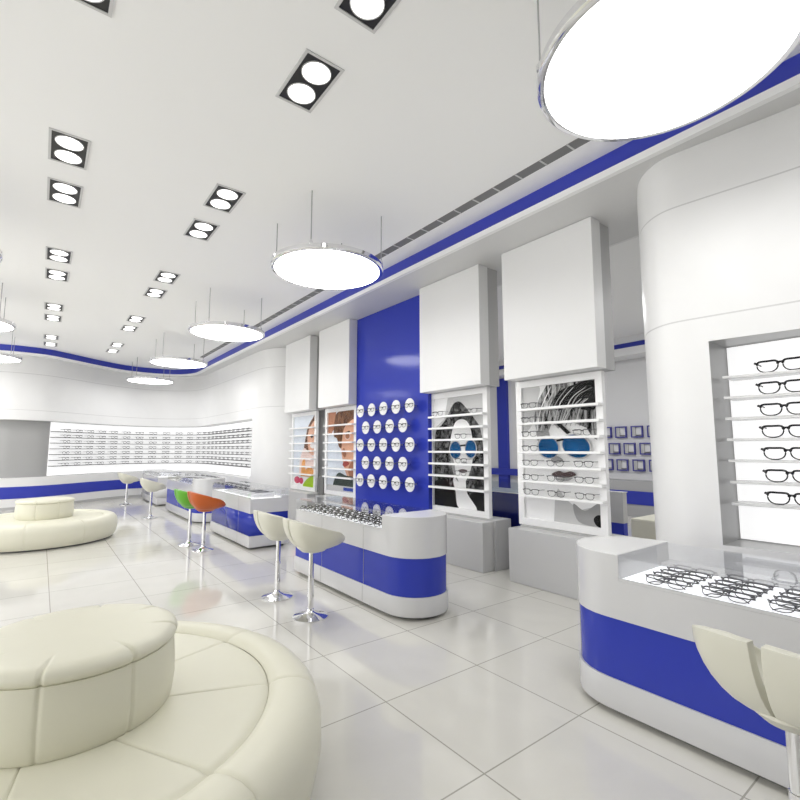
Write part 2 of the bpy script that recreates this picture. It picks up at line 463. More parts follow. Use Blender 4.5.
# ------------------------------------------------------------------ eyeglasses
def lens_path(cx, w=.047, h=.034, n=28):
    pts = []
    for k in range(n):
        a = 2*PI*k/n
        c, s = math.cos(a), math.sin(a)
        e = .5 if s > 0 else .8
        x = math.copysign(abs(c)**e, c)*w; z = math.copysign(abs(s)**(.55 if s > 0 else .85), s)*h
        if s > 0: z *= .8+.12*abs(c)            # flat brow, outer corners lifted
        x *= 1-.10*max(0, -s)
        pts.append((cx+x, 0, z))
    return pts
def glasses_meshes(r, folded, lens=True, seg=6, n=28, temple=True):
    """front frame in the XZ plane facing -y, resting on z = 0"""
    fm = MB()
    for sx in (-1, 1):
        P = lens_path(sx*.058, n=n)
        fm.tube(P, [r*(1.35 if p[2] > .012 else .8) for p in P], seg, closed=True)
        fm.tube([(sx*.103, 0, .016), (sx*.117, .002, .024)], r*1.5, seg)
    fm.tube([(-.014, 0, .008), (-.006, -.003, .017), (.006, -.003, .017), (.014, 0, .008)], r*1.5, seg)
    tm = []
    for sx in (-1, 1):
        t = MB()
        if folded:
            yy = .014 if sx < 0 else .022
            t.tube([(sx*.116, .003, .023), (sx*.116, yy, .021), (0, yy+.002, .014), (-sx*.07, yy, .004), (-sx*.098, yy, -.014)], r*.95, seg)
        else:
            t.tube([(sx*.116, .003, .023), (sx*.117, .05, .022), (sx*.118, .10, .022), (sx*.117, .13, .018)], r*.95, seg)
        tm.append(t)
    ls = []
    for sx in (-1, 1):
        P = lens_path(sx*.058, n=20); q = MB(); k = len(P)
        q.add([(p[0], .0005, p[2]) for p in P]+[(p[0], -.0008, p[2]) for p in P],
              [list(range(k))[::-1], list(range(k, 2*k))]+[(i, (i+1) % k, k+(i+1) % k, k+i) for i in range(k)])
        ls.append(q)
    return fm, tm, ls
def xf(mb, tilt, lift, s=1.):
    R = Matrix.Rotation(tilt, 3, 'X')
    mb.v = [tuple((R @ Vector(v))*s) for v in mb.v]
    mb.v = [(x, y, z+lift*s) for x, y, z in mb.v]
def make_glasses(frame_mat, r, folded=False, tilt=0., lens=True, temple=True, s=1.):
    t = thing('eyeglasses', 'x', 'eyeglasses')
    fm, tm, ls = glasses_meshes(r, folded)
    allm = [fm]+tm+ls
    lo = 0
    R = Matrix.Rotation(tilt, 3, 'X')
    lo = min((R @ Vector(v)).z for mb in ([fm]+(tm if temple else [])) for v in mb.v)
    for mb in allm: xf(mb, tilt, -lo, s)
    fm.build('frame', frame_mat, t)
    if temple:
        for q in tm: q.build('temple', frame_mat, t)
    if lens:
        for q in ls: q.build('lens', M['lens'], t)
    return t
def place(proto, used, loc, rz, label, group):
    if not used:
        proto.location = loc; proto.rotation_euler = (0, 0, rz); proto['label'] = label; proto['group'] = group
        used.append(1); return proto
    return dup(proto, loc, rz, label, group)
RX = -PI/2          # faces -X
TOP = ['top', 'second', 'third', 'fourth', 'fifth', 'sixth', 'bottom']

# on the right wall shelves
g0 = make_glasses(M['frame_black'], .0046, s=1.34); u0 = []
for k, z in enumerate(RZ[::-1]):
    place(g0, u0, (4.24, .975, z+.0005), RX, 'black eyeglasses on the %s shelf of the lit right wall recess' % TOP[k], 'eyeglasses in the right wall recess')

# ------------------------------------------------------------------ display bays: overhead box, poster frame, plinth
def poly_uv(mb, pts, lay, mi, F):
    n = len(pts)
    mb.add([F(u, v, lay) for u, v in pts], [list(range(n))], mi)
def ell(cx, cy, rx, ry, n=28, rot=0.):
    return [(cx+rx*math.cos(a)*math.cos(rot)-ry*math.sin(a)*math.sin(rot), cy+rx*math.cos(a)*math.sin(rot)+ry*math.sin(a)*math.cos(rot)) for a in [2*PI*k/n for k in range(n)]]
AM = [mat('print_white', (.85, .85, .85), .4), mat('print_black', (.012, .012, .012), .45),
      hair_mat('print_hair', (.006, .006, .006), (.7, .7, .7), (1, 26, 5), .40, .72, .6),
      mat('print_lens', (.003, .085, .25), .3, noise=.75, nscale=9), mat('print_grey', (.32, .32, .32), .5, noise=.15), mat('print_midgrey', (.55, .55, .55), .5, noise=.08),
      hair_mat('print_curls', (.004, .004, .004), (.22, .22, .22), (1, 16, 14), .45, .72),
      mat('print_skin', (.72, .42, .29), .5, noise=.12, nscale=5), mat('print_skin_shade', (.42, .19, .11), .5, noise=.15, nscale=6),
      hair_mat('print_brown_hair', (.045, .013, .006), (.30, .14, .07), (1, 24, 6), .35, .7), mat('print_sky', (.70, .75, .82), .5, noise=.08, nscale=4),
      mat('print_green_coat', (.06, .08, .07), .5, noise=.2, nscale=9), mat('print_blue_mark', (.05, .08, .36), .5), mat('print_orange', (.80, .36, .10), .5, noise=.3, nscale=9),
      mat('print_lime', (.35, .55, .02), .5), mat('print_pink', (.60, .05, .12), .5), mat('print_pale_pink', (.82, .66, .62), .5, noise=.1, nscale=6),
      mat('print_lips', (.10, .07, .07), .5), mat('print_red_lips', (.45, .10, .08), .5)]
W_, K_, HR, LN, GR, MG, CU, SK, SS, BH, SKY, GC, BM, OR, LI, PK, PP, LP, RL = range(19)
def art_woman(a):      # close-up, windblown grey hair, blue aviators
    return [([(0, 0), (1, 0), (1, 1), (0, 1)], W_),
            (spline([(.0, .0), (.25, .0), (.22, .12), (.12, .3), (.0, .32)], 5, True), MG),
            (spline([(.02, .98), (.03, .62), (.1, .5), (.2, .5), (.3, .62), (.38, .78), (.5, .9), (.6, 1.0), (.3, 1.0)], 5, True), W_),
            ([(.40, 1.), (.43, .80), (.47, .76), (.58, .84), (.74, .90), (.95, .86), (1, .80), (1, 1)], MG),
            (spline([(.66, .86), (.8, .9), (.97, .84), (1., .9), (.98, .99), (.72, .98)], 5, True), GR),
            (spline([(.93, .99), (.9, .95), (.95, .92), (1, .93), (1, 1)], 4, True), K_),
            ([(.16, .24), (.24, .10), (.36, 0), (1, 0), (1, .42), (.93, .40), (.86, .33), (.74, .30), (.62, .27), (.5, .33), (.42, .28), (.34, .38), (.26, .40), (.2, .36)], HR),
            (spline([(.52, .06), (.72, .02), (.97, .01), (.98, .2), (.8, .2), (.64, .17), (.5, .2), (.46, .13)], 5, True), K_),
            (spline([(.22, .34), (.3, .3), (.38, .36), (.36, .42), (.26, .44), (.2, .4)], 4, True), GR),
            *[(spline([(.2+.06*k, .34-.012*k), (.26+.07*k, .18-.01*k), (.4+.075*k, .03+.004*k), (.412+.075*k, .03+.004*k), (.272+.07*k, .182-.01*k), (.212+.06*k, .342-.012*k)], 4, True), (W_, MG, K_, GR, MG, K_, MG, GR)[k]) for k in range(8)],
            *[(spline([(.55+.06*k, .30), (.66+.05*k, .2-.01*k), (.8+.03*k, .13), (.808+.03*k, .132), (.67+.05*k, .203-.01*k), (.56+.06*k, .302)], 4, True), (MG, K_, GR, MG, K_)[k]) for k in range(5)],
            ([(.44, .27), (.50, .27), (.78, .42), (.74, .44)], K_),
            (ell(.36, .465, .155, .088, 28, .06), MG), (ell(.365, .466, .138, .077, 28, .06), LN),
            (ell(.735, .455, .19, .092, 28, .1), MG), (ell(.73, .457, .172, .08, 28, .1), LN),
            ([(.48, .41), (.58, .40), (.58, .415), (.48, .425)], K_),
            (spline([(.4, .55), (.48, .53), (.56, .555), (.5, .575), (.42, .575)], 4, True), GR),
            (spline([(.4, .66), (.5, .635), (.57, .645), (.66, .635), (.72, .66), (.6, .68), (.48, .68)], 5, True), LP),
            (spline([(.44, .69), (.58, .685), (.68, .68), (.62, .70), (.52, .705)], 4, True), GR)]
def art_curly(a):      # dark curly hair, blue aviators
    return [([(0, 0), (1, 0), (1, 1), (0, 1)], MG),
            ([(0, 0), (.3, 0), (.22, .2), (0, .28)], W_),
            (spline([(.3, .16), (.42, .06), (.55, .05), (.68, .12), (.8, .2), (.92, .3), (.97, .5), (1., .8), (1, 1), (0, 1), (0, .6), (.03, .32), (.14, .26), (.22, .22)], 5, True), CU),
            ([(0, .78), (.22, .74), (.4, .86), (.5, 1), (0, 1)], K_),
            ([(.72, .88), (.85, .80), (1, .86), (1, 1), (.8, 1)], K_),
            (spline([(.40, .74), (.62, .74), (.66, .86), (.84, 1.), (.50, 1.), (.44, .86)], 4, True), W_),
            (spline([(.38, .32), (.46, .23), (.60, .21), (.72, .26), (.78, .4), (.78, .55), (.72, .68), (.62, .77), (.52, .77), (.42, .69), (.36, .55), (.35, .42)], 5, True), W_),
            (spline([(.35, .52), (.42, .6), (.45, .7), (.5, .77), (.42, .72), (.36, .62)], 4, True), GR),
            (ell(.445, .485, .125, .088), MG), (ell(.447, .486, .11, .076), LN),
            (ell(.745, .475, .115, .09), MG), (ell(.745, .476, .10, .077), LN),
            ([(.54, .44), (.65, .435), (.65, .45), (.54, .455)], K_),
            (spline([(.56, .6), (.62, .585), (.68, .6), (.62, .615)], 4, True), GR),
            (spline([(.5, .67), (.58, .655), (.68, .665), (.6, .69)], 4, True), LP)]
def art_man(a):        # brown-haired face in close-up with green coat
    return [([(0, 0), (1, 0), (1, 1), (0, 1)], SKY),
            ([(0, 0), (.3, 0), (.25, .2), (.1, .3), (0, .28)], SS),
            (spline([(.42, .3), (.5, .14), (.72, .1), (1., .12), (1., .78), (.82, .84), (.66, .74), (.56, .6), (.5, .46)], 5, True), SK),
            (spline([(.25, .1), (.4, 0), (1, 0), (1, .10), (.88, .12), (.74, .16), (.6, .22), (.54, .34), (.52, .46), (.42, .44), (.34, .34), (.22, .3)], 5, True), BH),
            (spline([(.62, .22), (.72, .16), (.82, .16), (.7, .26)], 4, True), SK),
            ([(.6, .275), (.8, .25), (.84, .265), (.66, .30)], K_),
            (ell(.74, .315, .10, .045), PP), (ell(.74, .318, .08, .033), SS),
            (spline([(.55, .52), (.62, .46), (.7, .54), (.64, .58)], 4, True), SS),
            (spline([(.58, .66), (.68, .62), (.82, .65), (.7, .69), (.62, .69)], 4, True), RL),
            (spline([(.78, .72), (.98, .6), (1, .8), (.88, .84)], 4, True), SS),
            (spline([(.24, .96), (.3, .84), (.45, .77), (.7, .80), (.98, .82), (1, .96), (.6, .985)], 4, True), GC),
            ([(0, .93), (1, .93), (1, 1), (0, 1)], MG),
            ([(.62, .945), (.98, .945), (.98, .985), (.62, .985)], BM)]
def art_smile(a):      # smiling woman in profile with orange scarf
    return [([(0, 0), (1, 0), (1, 1), (0, 1)], SKY),
            (spline([(.48, .5), (.56, .3), (.66, .16), (.85, .05), (1, .02), (1, .5), (.9, .55), (.6, .55)], 5, True), BH),
            (spline([(.64, .3), (.78, .15), (1, .1), (1, .5), (.84, .56), (.7, .48)], 5, True), SK),
            (spline([(.76, .42), (.9, .4), (1, .43), (1, .46), (.84, .46)], 4, True), W_),
            (ell(.84, .3, .06, .02), K_),
            (spline([(.36, .56), (.5, .46), (.66, .5), (.9, .58), (1, .6), (1, .86), (.36, .86), (.3, .7)], 4, True), PP),
            (spline([(.38, .84), (.42, .66), (.56, .62), (.58, .76), (.8, .72), (1, .8), (1, .9), (.4, .9)], 4, True), OR),
            ([(0, .86), (1, .86), (1, 1), (0, 1)], W_),
            (ell(.2, .92, .14, .05), PK), (ell(.4, .925, .1, .045), PK),
            (spline([(.5, 1.), (.6, .92), (.8, .86), (1, .85), (1, 1)], 4, True), LI)]
for m_ in AM:
    b_ = m_.node_tree.nodes['Principled BSDF']; b_.inputs['Specular IOR Level'].default_value = .08; b_.inputs['Roughness'].default_value = .7
BAYS = [  # frame Y0, Y1 ; box Y0, Y1 ; plinth Y0, Y1 ; picture
    (2.60, 3.74, 2.50, 3.71, 2.45, 3.71, art_woman, 'nearest the curved right wall', 'framed poster of windblown-haired woman in blue sunglasses'),
    (4.22, 5.40, 4.10, 5.32, 4.12, 5.33, art_curly, 'just right of the blue disc wall', 'framed poster of curly-haired woman in blue sunglasses'),
    (7.50, 8.71, 7.37, 8.57, 7.40, 8.62, art_man, 'just left of the blue disc wall', 'framed colour poster of a brown-haired face'),
    (9.12, 10.36, 8.98, 10.24, 9.0, 10.3, art_smile, 'beside the curved end of the back wall', 'framed poster of smiling woman with orange scarf')]
SZ = [1.0+.1705*k for k in range(7)]
for (f0, f1, b0, b1, p0, p1, art, where, what) in BAYS:
    t = thing('overhead_box', 'white overhead cladding box under the soffit, %s' % where, 'wall box', (4.6, (b0+b1)/2, 2.372), group='white overhead boxes')
    world_child(MB().box(4.45, 4.625, b0, b1, 2.372, ZS-.001).build('front_panel', M['box'], bevel=.006), t)
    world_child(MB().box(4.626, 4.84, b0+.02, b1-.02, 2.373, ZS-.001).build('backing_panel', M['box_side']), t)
    # frame
    d = thing('poster_display', '%s, %s' % (what, where), 'poster display', (4.7, (f0+f1)/2, .66), group='framed posters with eyewear shelves')
    fr = MB(); w = .08
    zt = 2.37; zb = .632
    for bx in ((4.70, 4.76, f0, f0+w, zb, zt), (4.70, 4.76, f1-w, f1, zb, zt), (4.70, 4.76, f0+w, f1-w, zb, zb+w), (4.70, 4.76, f0+w, f1-w, zt-w, zt)): fr.box(*bx)
    world_child(fr.build('picture_frame', M['trim']), d)
    u0y, u1y, v0, v1 = f1-w, f0+w, zt-w, zb+w
    pm = MB()
    def F(u, v, lay): return (4.735-.0012*lay, u0y+(u1y-u0y)*min(1, max(0, u)), v0+(v1-v0)*min(1, max(0, v)))
    pm.box(4.736, 4.75, u1y, u0y, v1, v0, 0)
    for k, (pts, mi) in enumerate(art(0)): poly_uv(pm, pts, k*.6+1, mi, F)
    world_child(pm.build('poster_print', AM, weld=False), d)
    for z in SZ:
        s = MB().box(4.60, 4.69, f0-.005, f1-.085, z-.028, z)
        world_child(s.build('shelf', M['trim'], bevel=.003), d)
        q = MB()
        for yy in (f0+.05, f1-.12): q.tube([(4.688, yy, z-.014), (4.702, yy, z-.014)], .008, 8)
        world_child(q.build('shelf_pin', M['steel']), d)
    world_child(MB().box(4.691, 4.698, f0-.06, f1-.01, zb, 2.371).build('glass_panel', M['glass_front']), d)
    # plinth
    e = thing('plinth', 'grey plinth under the framed poster %s' % where, 'plinth', (4.6, (p0+p1)/2, 0), group='grey plinths under the posters')
    world_child(MB().box(4.46, 4.66, p0, p1, 0.002, .612).build('front_block', M['plinth'], bevel=.005), e)
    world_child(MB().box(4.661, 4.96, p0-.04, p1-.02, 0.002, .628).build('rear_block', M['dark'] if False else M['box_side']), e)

gp = make_glasses(M['frame_grey'], .0035); up = []
SPOTS = [(0, r, 3.50, 'left') for r in range(7)]+[(0, r, 2.81, 'right') for r in (2, 4, 5, 6)]+[(0, r, 3.16, 'middle') for r in (4, 5, 6)]
SPOTS += [(1, 0, 5.13, 'left'), (1, 0, 4.45, 'right'), (1, 2, 4.66, 'middle'), (1, 5, 4.67, 'middle'), (1, 4, 4.66, 'middle')]
for b, r, y, side in SPOTS:
    place(gp, up, (4.632, y, SZ[6-r]+.0005), RX, '%s eyeglasses, %s shelf before poster of %s' % (
        {'left': 'leftmost', 'right': 'rightmost', 'middle': 'middle'}[side], TOP[r], ['the windblown-haired woman', 'the curly-haired woman'][b]), 'eyeglasses on the poster shelves')

# ------------------------------------------------------------------ white discs on the blue wall
dk = None; gd = make_glasses(M['frame_black'], .0036, temple=False, s=.92); ud = []
rows = [[7.035, 6.68, 6.33, 5.98, 5.626], [6.86, 6.505, 6.15, 5.80]]
for r, z in enumerate([2.213, 1.911, 1.608, 1.305, 1.0]):
    for c, y in enumerate(rows[r % 2]):
        lab = 'round white disc on the blue wall, %s from the left in the %s row' % (ORD[c], ['top', 'second', 'third', 'fourth', 'bottom'][r])
        if dk is None:
            dk = thing('display_disc', lab, 'display disc', (4.5, y, z), group='white discs on the blue wall')
            m = MB(); m.lathe([(0, -.008), (.105, -.008), (.111, -.004), (.111, .006), (0, .006)], seg=40)
            m.v = [(-q[2], q[1], q[0]) for q in m.v]     # axis along X
            m.build('disc', M['counter_top'], dk)
            m = MB(); m.tube([(.008, 0, 0), (.1295, 0, 0)], .012, 10)
            m.build('standoff', M['steel'], dk)
            m = MB(); m.tube([(-.006, -.0, .010), (-.02, 0, .010)], .006, 8); m.build('peg', M['black'], dk)
        else: dup(dk, (4.5, y, z), label=lab)
        place(gd, ud, (4.478, y, z-.034), RX, 'black eyeglasses on the %s disc from left, %s row, blue wall' % (ORD[c], ['top', 'second', 'third', 'fourth', 'bottom'][r]), 'eyeglasses on the blue wall discs')

# ------------------------------------------------------------------ back wall eyewear (single mesh each: too small to show parts)
fm, tm, ls = glasses_meshes(.0058, False, seg=4, n=14)
one = MB()
for q in [fm]+tm: one.add(q.v, q.f)
lo = min(v[2] for v in one.v); one.v = [(x, y, z-lo) for x, y, z in one.v]
far_me = one.mesh('eyeglasses', M['frame_grey'])
gl = offset(seg, .15); al = arc_len(gl); tot = al[-1]
stations = []
s_ = .25
while s_ < tot-.2:
    i = max(k for k in range(len(al)) if al[k] <= s_); i = min(i, len(gl)-2)
    f = (s_-al[i])/(al[i+1]-al[i])
    a, b = Vector(gl[i]), Vector(gl[i+1]); p = a.lerp(b, f); t = (b-a).normalized()
    stations.append((p, math.atan2(t.y, t.x)+PI)); s_ += .40
NS = len(stations)
stations = stations[::-1]        # left to right
def nth(n):
    return ORD[n-1] if n <= 20 else 'twenty-'+ORD[n-21] if n < 30 else str(n)+'th'
for r, z in enumerate(BZ[::-1]):
    for c, (p, a) in enumerate(stations):
        o = link('eyeglasses', far_me); o.location = (p.x, p.y, z+.0005); o.rotation_euler = (0, 0, a)
        tag(o, 'small eyeglasses, %s from the left on the %s shelf of the lit back wall' % (nth(c+1), TOP[r]), 'eyeglasses', 'eyeglasses on the back wall shelves')

# ------------------------------------------------------------------ counters
def dplan(x0, x1, ya, yb, round_end=None, d=0., rr=.33, n=14):
    """CCW outline of a counter; round_end '-' rounds the low-Y end, '+' the high-Y end; d insets"""
    x0 += d; x1 -= d; ya += d; yb -= d
    c = (x0+x1)/2; R = (x1-x0)/2
    if round_end == '-':
        pts = [(c+R*math.cos(a), ya+rr+(rr)*math.sin(a)) for a in [PI+PI*k/n for k in range(n+1)]]
        return pts+[(x1, yb), (x0, yb)]
    if round_end == '+':
        pts = [(c+R*math.cos(a), yb-rr+rr*math.sin(a)) for a in [PI*k/n for k in range(n+1)]]
        return [(x0, ya), (x1, ya)]+pts
    return [(x0, ya), (x1, ya), (x1, yb), (x0, yb)]
def counter(label, x0, x1, ya, yb, end, cap, joints, band=True):
    cx, cy = (x0+x1)/2, (ya+yb)/2
    t = thing('display_counter', label, 'counter', (cx, cy, 0), group='white display counters with a blue band')
    def B(mb, name, m, **k): return world_child(mb.build(name, m, **k), t)
    B(MB().prism(dplan(x0, x1, ya, yb, end, .05), .0, .07, smooth=True), 'toe_kick', M['dark'])
    B(MB().prism(dplan(x0, x1, ya, yb, end, -.006), .035, .205, smooth=True), 'lower_body', M['counter'], bevel=.004)
    B(MB().prism(dplan(x0, x1, ya, yb, end, .006), .206, .545, smooth=True), 'blue_band' if band else 'front_panel', M['blue'] if band else M['counter'])
    u0_, u1_ = (ya+cap if end == '-' else ya), (yb-cap if end == '+' else yb)
    B(MB().prism(dplan(x0, x1, u0_, u1_), .546, .765), 'upper_body', M['counter'])
    c0, c1 = ya, yb
    if end == '-':
        B(MB().prism(dplan(x0, x1, ya, ya+cap, end, 0), .546, .91, smooth=True), 'end_cap', [M['counter']]); c0 = ya+cap
        B(MB().prism(dplan(x0, x1, ya, ya+cap, end, .003), .9102, .914, smooth=True), 'cap_top', M['counter_top'])
    elif end == '+':
        B(MB().prism(dplan(x0, x1, yb-cap, yb, end, 0), .546, .91, smooth=True), 'end_cap', [M['counter']]); c1 = yb-cap
        B(MB().prism(dplan(x0, x1, yb-cap, yb, end, .003), .9102, .914, smooth=True), 'cap_top', M['counter_top'])
    xb = x1-.13
    B(MB().box(x0+.014, xb, c0+.004, c1-.004, .766, .776), 'tray', M['tray'])
    B(MB().box(x0, x0+.014, c0+.002, c1-.002, .766, .78), 'front_lip', M['counter'])
    B(MB().box(xb+.002, x1, c0+.002, c1-.002, .766, .8), 'back_rail', M['counter'])
    B(MB().box(x0+.002, x1-.002, c0+.002, c1-.002, .902, .91), 'glass_top', M['glass'])
    B(MB().box(x0+.002, x0+.01, c0+.002, c1-.002, .781, .901), 'glass_front', M['glass'])
    B(MB().box(x1-.01, x1-.002, c0+.002, c1-.002, .801, .901), 'glass_back', M['glass'])
    if end != '-': B(MB().box(x0+.011, x1-.011, c0+.002, c0+.01, .801, .901), 'glass_end', M['glass'])
    if end != '+': B(MB().box(x0+.011, x1-.011, c1-.01, c1-.002, .801, .901), 'glass_end', M['glass'])
    m = MB()
    for y in joints:
        m.box(x0-.0075, x0-.0062, y, y+.005, .045, .2); m.box(x0+.004, x0+.006, y, y+.005, .21, .54); m.box(x0-.0014, x0-.0002, y, y+.005, .55, .76)
    B(m, 'panel_joint', M['seam'])
    return t
counter('white counter with blue band and rounded end, nearest at lower right', 2.735, 3.40, -1.4, 1.885, '+', .42, [])
counter('long white counter with blue band and rounded end before the blue disc wall', 2.625, 3.27, 3.30, 5.60, '-', .41, [4.03, 4.9])
counter('square-cornered white counter with blue band behind the orange stool', 2.62, 3.25, 7.21, 9.25, None, 0, [7.75, 8.35])
counter('white counter with blue band and rounded end, behind the green stool', 2.62, 3.27, 10.3, 13.2, '-', .40, [11.3, 12.0])
counter('farthest small white counter by the back wall display', 2.60, 3.2, 14.3, 16.7, None, 0, [], False)

# eyewear lying in the counter trays
gt = make_glasses(M['frame_grey'], .0029, folded=True, tilt=math.radians(-55), lens=False); ut = []
gm = make_glasses(M['frame_black'], .0043, folded=True, tilt=math.radians(-55), lens=False); um = []
def tray_block(x0, y_list, nx, dx, where, group, gt=gt, ut=ut):
    for c, y in enumerate(y_list):
        for r in range(nx):
            place(gt, ut, (x0+dx*r, y, .7765), RX, 'folded eyeglasses %s, %s column from %s, %s row' % (where[0], ORD[c], where[1], ORD[r]), group)
tray_block(2.79, [1.225, .94, .655, .37], 5, .092, ('in the nearest counter tray', 'rounded end'), 'eyeglasses in the nearest counter tray')
tray_block(2.67, [3.90+.258*k for k in range(7)], 5, .092, ('in the long counter tray', 'rounded end'), 'eyeglasses in the long counter tray', gm, um)
tray_block(2.68, [10.95, 11.25, 11.55, 11.85, 12.15, 12.45], 2, .16, ('in the counter behind the green stool', 'rounded end'), 'eyeglasses in the round-ended far counter tray')
tray_block(2.68, [14.6, 14.95, 15.3, 15.65, 16.], 2, .16, ('in the farthest counter tray', 'near end'), 'eyeglasses in the farthest counter tray')
# sloped pads in the square counter
pd = None
for k in range(6):
    y = 7.36+.27*k
    lab = 'white sloped display pad with eyeglasses in the square-cornered counter, %s from the near end' % ORD[k]
    if pd is None:
        pd = thing('display_pad', lab, 'display pad', (2.86, y, .7762), group='sloped pads in the square counter')
        m = MB(); m.prism([(-.16, 0), (.16, 0), (.16, .075), (-.16, .012)], -.11, .11)
        m.v = [(x, z, yy) for x, yy, z in m.v]
        m.build('pad', M['counter_top'], pd)
        m = MB()
        for s in (-1, 1): m.box(-.15, .15, s*.03-.004+.05*s, s*.03+.004+.05*s, .0755, .083)
        m.box(.05, .065, -.08, .08, .076, .088)
        m.build('holder', M['frame_grey'], pd)
    else: dup(pd, (2.86, y, .7762), label=lab)

# ------------------------------------------------------------------ bar stools
def make_stool(shell, label, group):
    t = thing('bar_stool', label, 'stool', group=group)
    a, b = .272, .27; sg = [1]
    def pw(v, e): return math.copysign(abs(v)**e, v)
    def plan(th):
        k = .5-.5*math.cos(th); e = .88-.28*k
        return pw(math.cos(th), e), pw(math.sin(th), e)
    def rim(th):
        q = plan(th)[0]; return .815-.08*q-.075*max(0, (q-.4)/.6)**2
    def pt(th, s, k):
        fr = .42+.58*math.sin(s*PI/2)
        zz = .615+(rim(th)-.615)*(1-math.cos(s*PI/2))**.85
        fr2 = fr-k*.042/ .26*(1. if s > .35 else .75); zz2 = zz+k*.034*(1-s)
        px, py = plan(th); x = .03+a*fr2*px; y = b*fr2*py
        if px < 0: y = math.copysign(max(abs(y), .001+.017*s*min(1, -px*2)), math.sin(th) if abs(math.sin(th)) > 1e-9 else sg[0])
        return (x, y, zz2)
    NS_, NT = 9, 26
    for sgn in (1, -1):
        m = MB(); g = 1e-6; sg[0] = sgn
        ths = [sgn*(PI-g)*k/NT for k in range(NT+1)]
        out = []; inn = []
        for th in ths:
            for j in range(NS_):
                s = j/(NS_-1); out.append(pt(th, s, 0)); inn.append(pt(th, s, 1))
        n = len(out); fs = []
        for k in range(NT):
            for j in range(NS_-1):
                q = (k*NS_+j, k*NS_+j+1, (k+1)*NS_+j+1, (k+1)*NS_+j)
                fs.append(q); fs.append(tuple(n+i for i in q[::-1]))
            j = NS_-1; fs.append((k*NS_+j, n+k*NS_+j, n+(k+1)*NS_+j, (k+1)*NS_+j))
            fs.append((k*NS_, (k+1)*NS_, n+(k+1)*NS_, n+k*NS_))
        for j in range(NS_-1):
            for k in (0, NT): fs.append((k*NS_+j, n+k*NS_+j, n+k*NS_+j+1, k*NS_+j+1))
        m.add(out+inn, fs, 0, True)
        m.build('seat_shell', shell, t, bevel=.006)
    m = MB(); m.lathe([(0, .662), (.10, .664), (.13, .658), (.14, .645)], seg=28)
    m.v = [(.03+x*1.05, y*.82, z) for x, y, z in m.v]
    m.build('seat_cushion', shell, t)
    m = MB(); m.lathe([(0, .575), (.05, .576), (.10, .590), (.145, .63), (.14, .64), (.08, .612), (0, .608)], seg=32)
    m.v = [(.02+x*1.1, y*.95, z) for x, y, z in m.v]
    m.build('seat_pan', shell, t)
    m = MB(); m.lathe([(.027, .04), (.027, .36), (.023, .362), (.023, .573)], seg=20); m.build('pole', M['chrome'], t)
    m = MB(); m.lathe([(0, .0), (.16, .0), (.16, .008), (.12, .018), (.06, .034), (.034, .055), (.03, .075), (.0, .075)], seg=40); m.build('base', M['chrome'], t)
    return t
st = make_stool(M['ivory'], 'x', 'ivory bar stools with chrome poles')
spots = [(2.14, .545, 'nearest ivory bar stool, split backrest, cut by the right edge'), (2.07, 4.06, 'ivory bar stool before the long counter, the right of the pair'),
         (2.06, 4.80, 'ivory bar stool before the long counter, the left of the pair'), (2.05, 11.9, 'ivory bar stool before the farther round-ended counter'),
         (1.99, 15.2, 'farthest ivory bar stool, by the back wall blue band')]
for k, (x, y, lab) in enumerate(spots):
    if k == 0: st.location = (x, y, 0); st['label'] = lab; st.rotation_euler.z = math.radians(-6)
    else: dup(st, (x, y, 0), 0, label=lab)
for m_, x, y, lab in (('orange', 2.07, 7.66, 'orange bar stool with chrome pole before the square-cornered counter'), ('green', 2.0, 8.22, 'bright green bar stool half hidden behind the orange one')):
    s = make_stool(M[m_], lab, 'coloured bar stools'); s.location = (x, y, 0)

# ------------------------------------------------------------------ round sofas
def seamf(nseg, off, depth, width, R):
    def f(a):
        k = 2*PI/nseg; d = (a-off+k/2) % k-k/2
        return depth*math.exp(-(d*R/width)**2)
    return f
def make_sofa(label, loc, top_z, pr, pofs, ph):
    t = thing('round_sofa', label, 'sofa', loc, group='round cream leather sofas')
    sf = seamf(9, math.radians(20), .008, .009, 1.1)
    prof = [(1.08, .02), (1.12, .03), (1.16, .10), (1.18, .2), (1.177, .29), (1.16, .35), (1.125, .392), (1.075, .413), (1.02, .42), (.975, .416), (.945, .405), (.932, .388)]
    def f(r, z, a, j):
        g = sf(a)
        return (r-g*(.8 if j < 8 else 0), z-g*(.9 if 5 < j else 0))
    m = MB(); m.lathe(prof, seg=540, f=f, close=False)
    m.build('rim_cushion', M['cream'], t)
    prof = [(.931, .385), (.915, .398), (.88, .403), (.6, .405), (.3, .405), (.0, .405)]
    def f2(r, z, a, j): return (r, z-(sf(a)*.9 if j < 5 else 0))
    m = MB(); m.lathe(prof, seg=540, f=f2, close=False)
    m.build('seat', M['cream'], t)
    MB().lathe([(0, 0), (1.06, 0), (1.06, .03)], seg=64).build('base', M['dark'], t)
    # centre pouf: body and lid
    c = (pofs[0], pofs[1], 0)
    sp = seamf(8, math.radians(26), .011, .008, pr)
    b = MB(); b.lathe([(pr-.02, .40), (pr-.006, .42), (pr+.004, .5), (pr+.002, .58), (pr-.006, top_z-.064), (pr-.03, top_z-.06)], c, 540, f=lambda r, z, a, j: (r-sp(a)*.6, z), close=False)
    b.build('pouf_body', M['cream'], t)
    b = MB(); b.lathe([(pr-.04, top_z-.062), (pr-.008, top_z-.062), (pr+.004, top_z-.052), (pr+.008, top_z-.036), (pr+.001, top_z-.018), (pr-.018, top_z-.006), (pr-.05, top_z), (pr-.11, top_z), (pr*.6, top_z), (0, top_z)], c, 540,
                    f=lambda r, z, a, j: (r-sp(a)*(1. if 0 < j < 7 else 0), z-sp(a)*(.9 if 3 < j < 7 else 0)), close=False)
    b.build('pouf_lid', M['cream'], t, sharp=1.5)
    return t
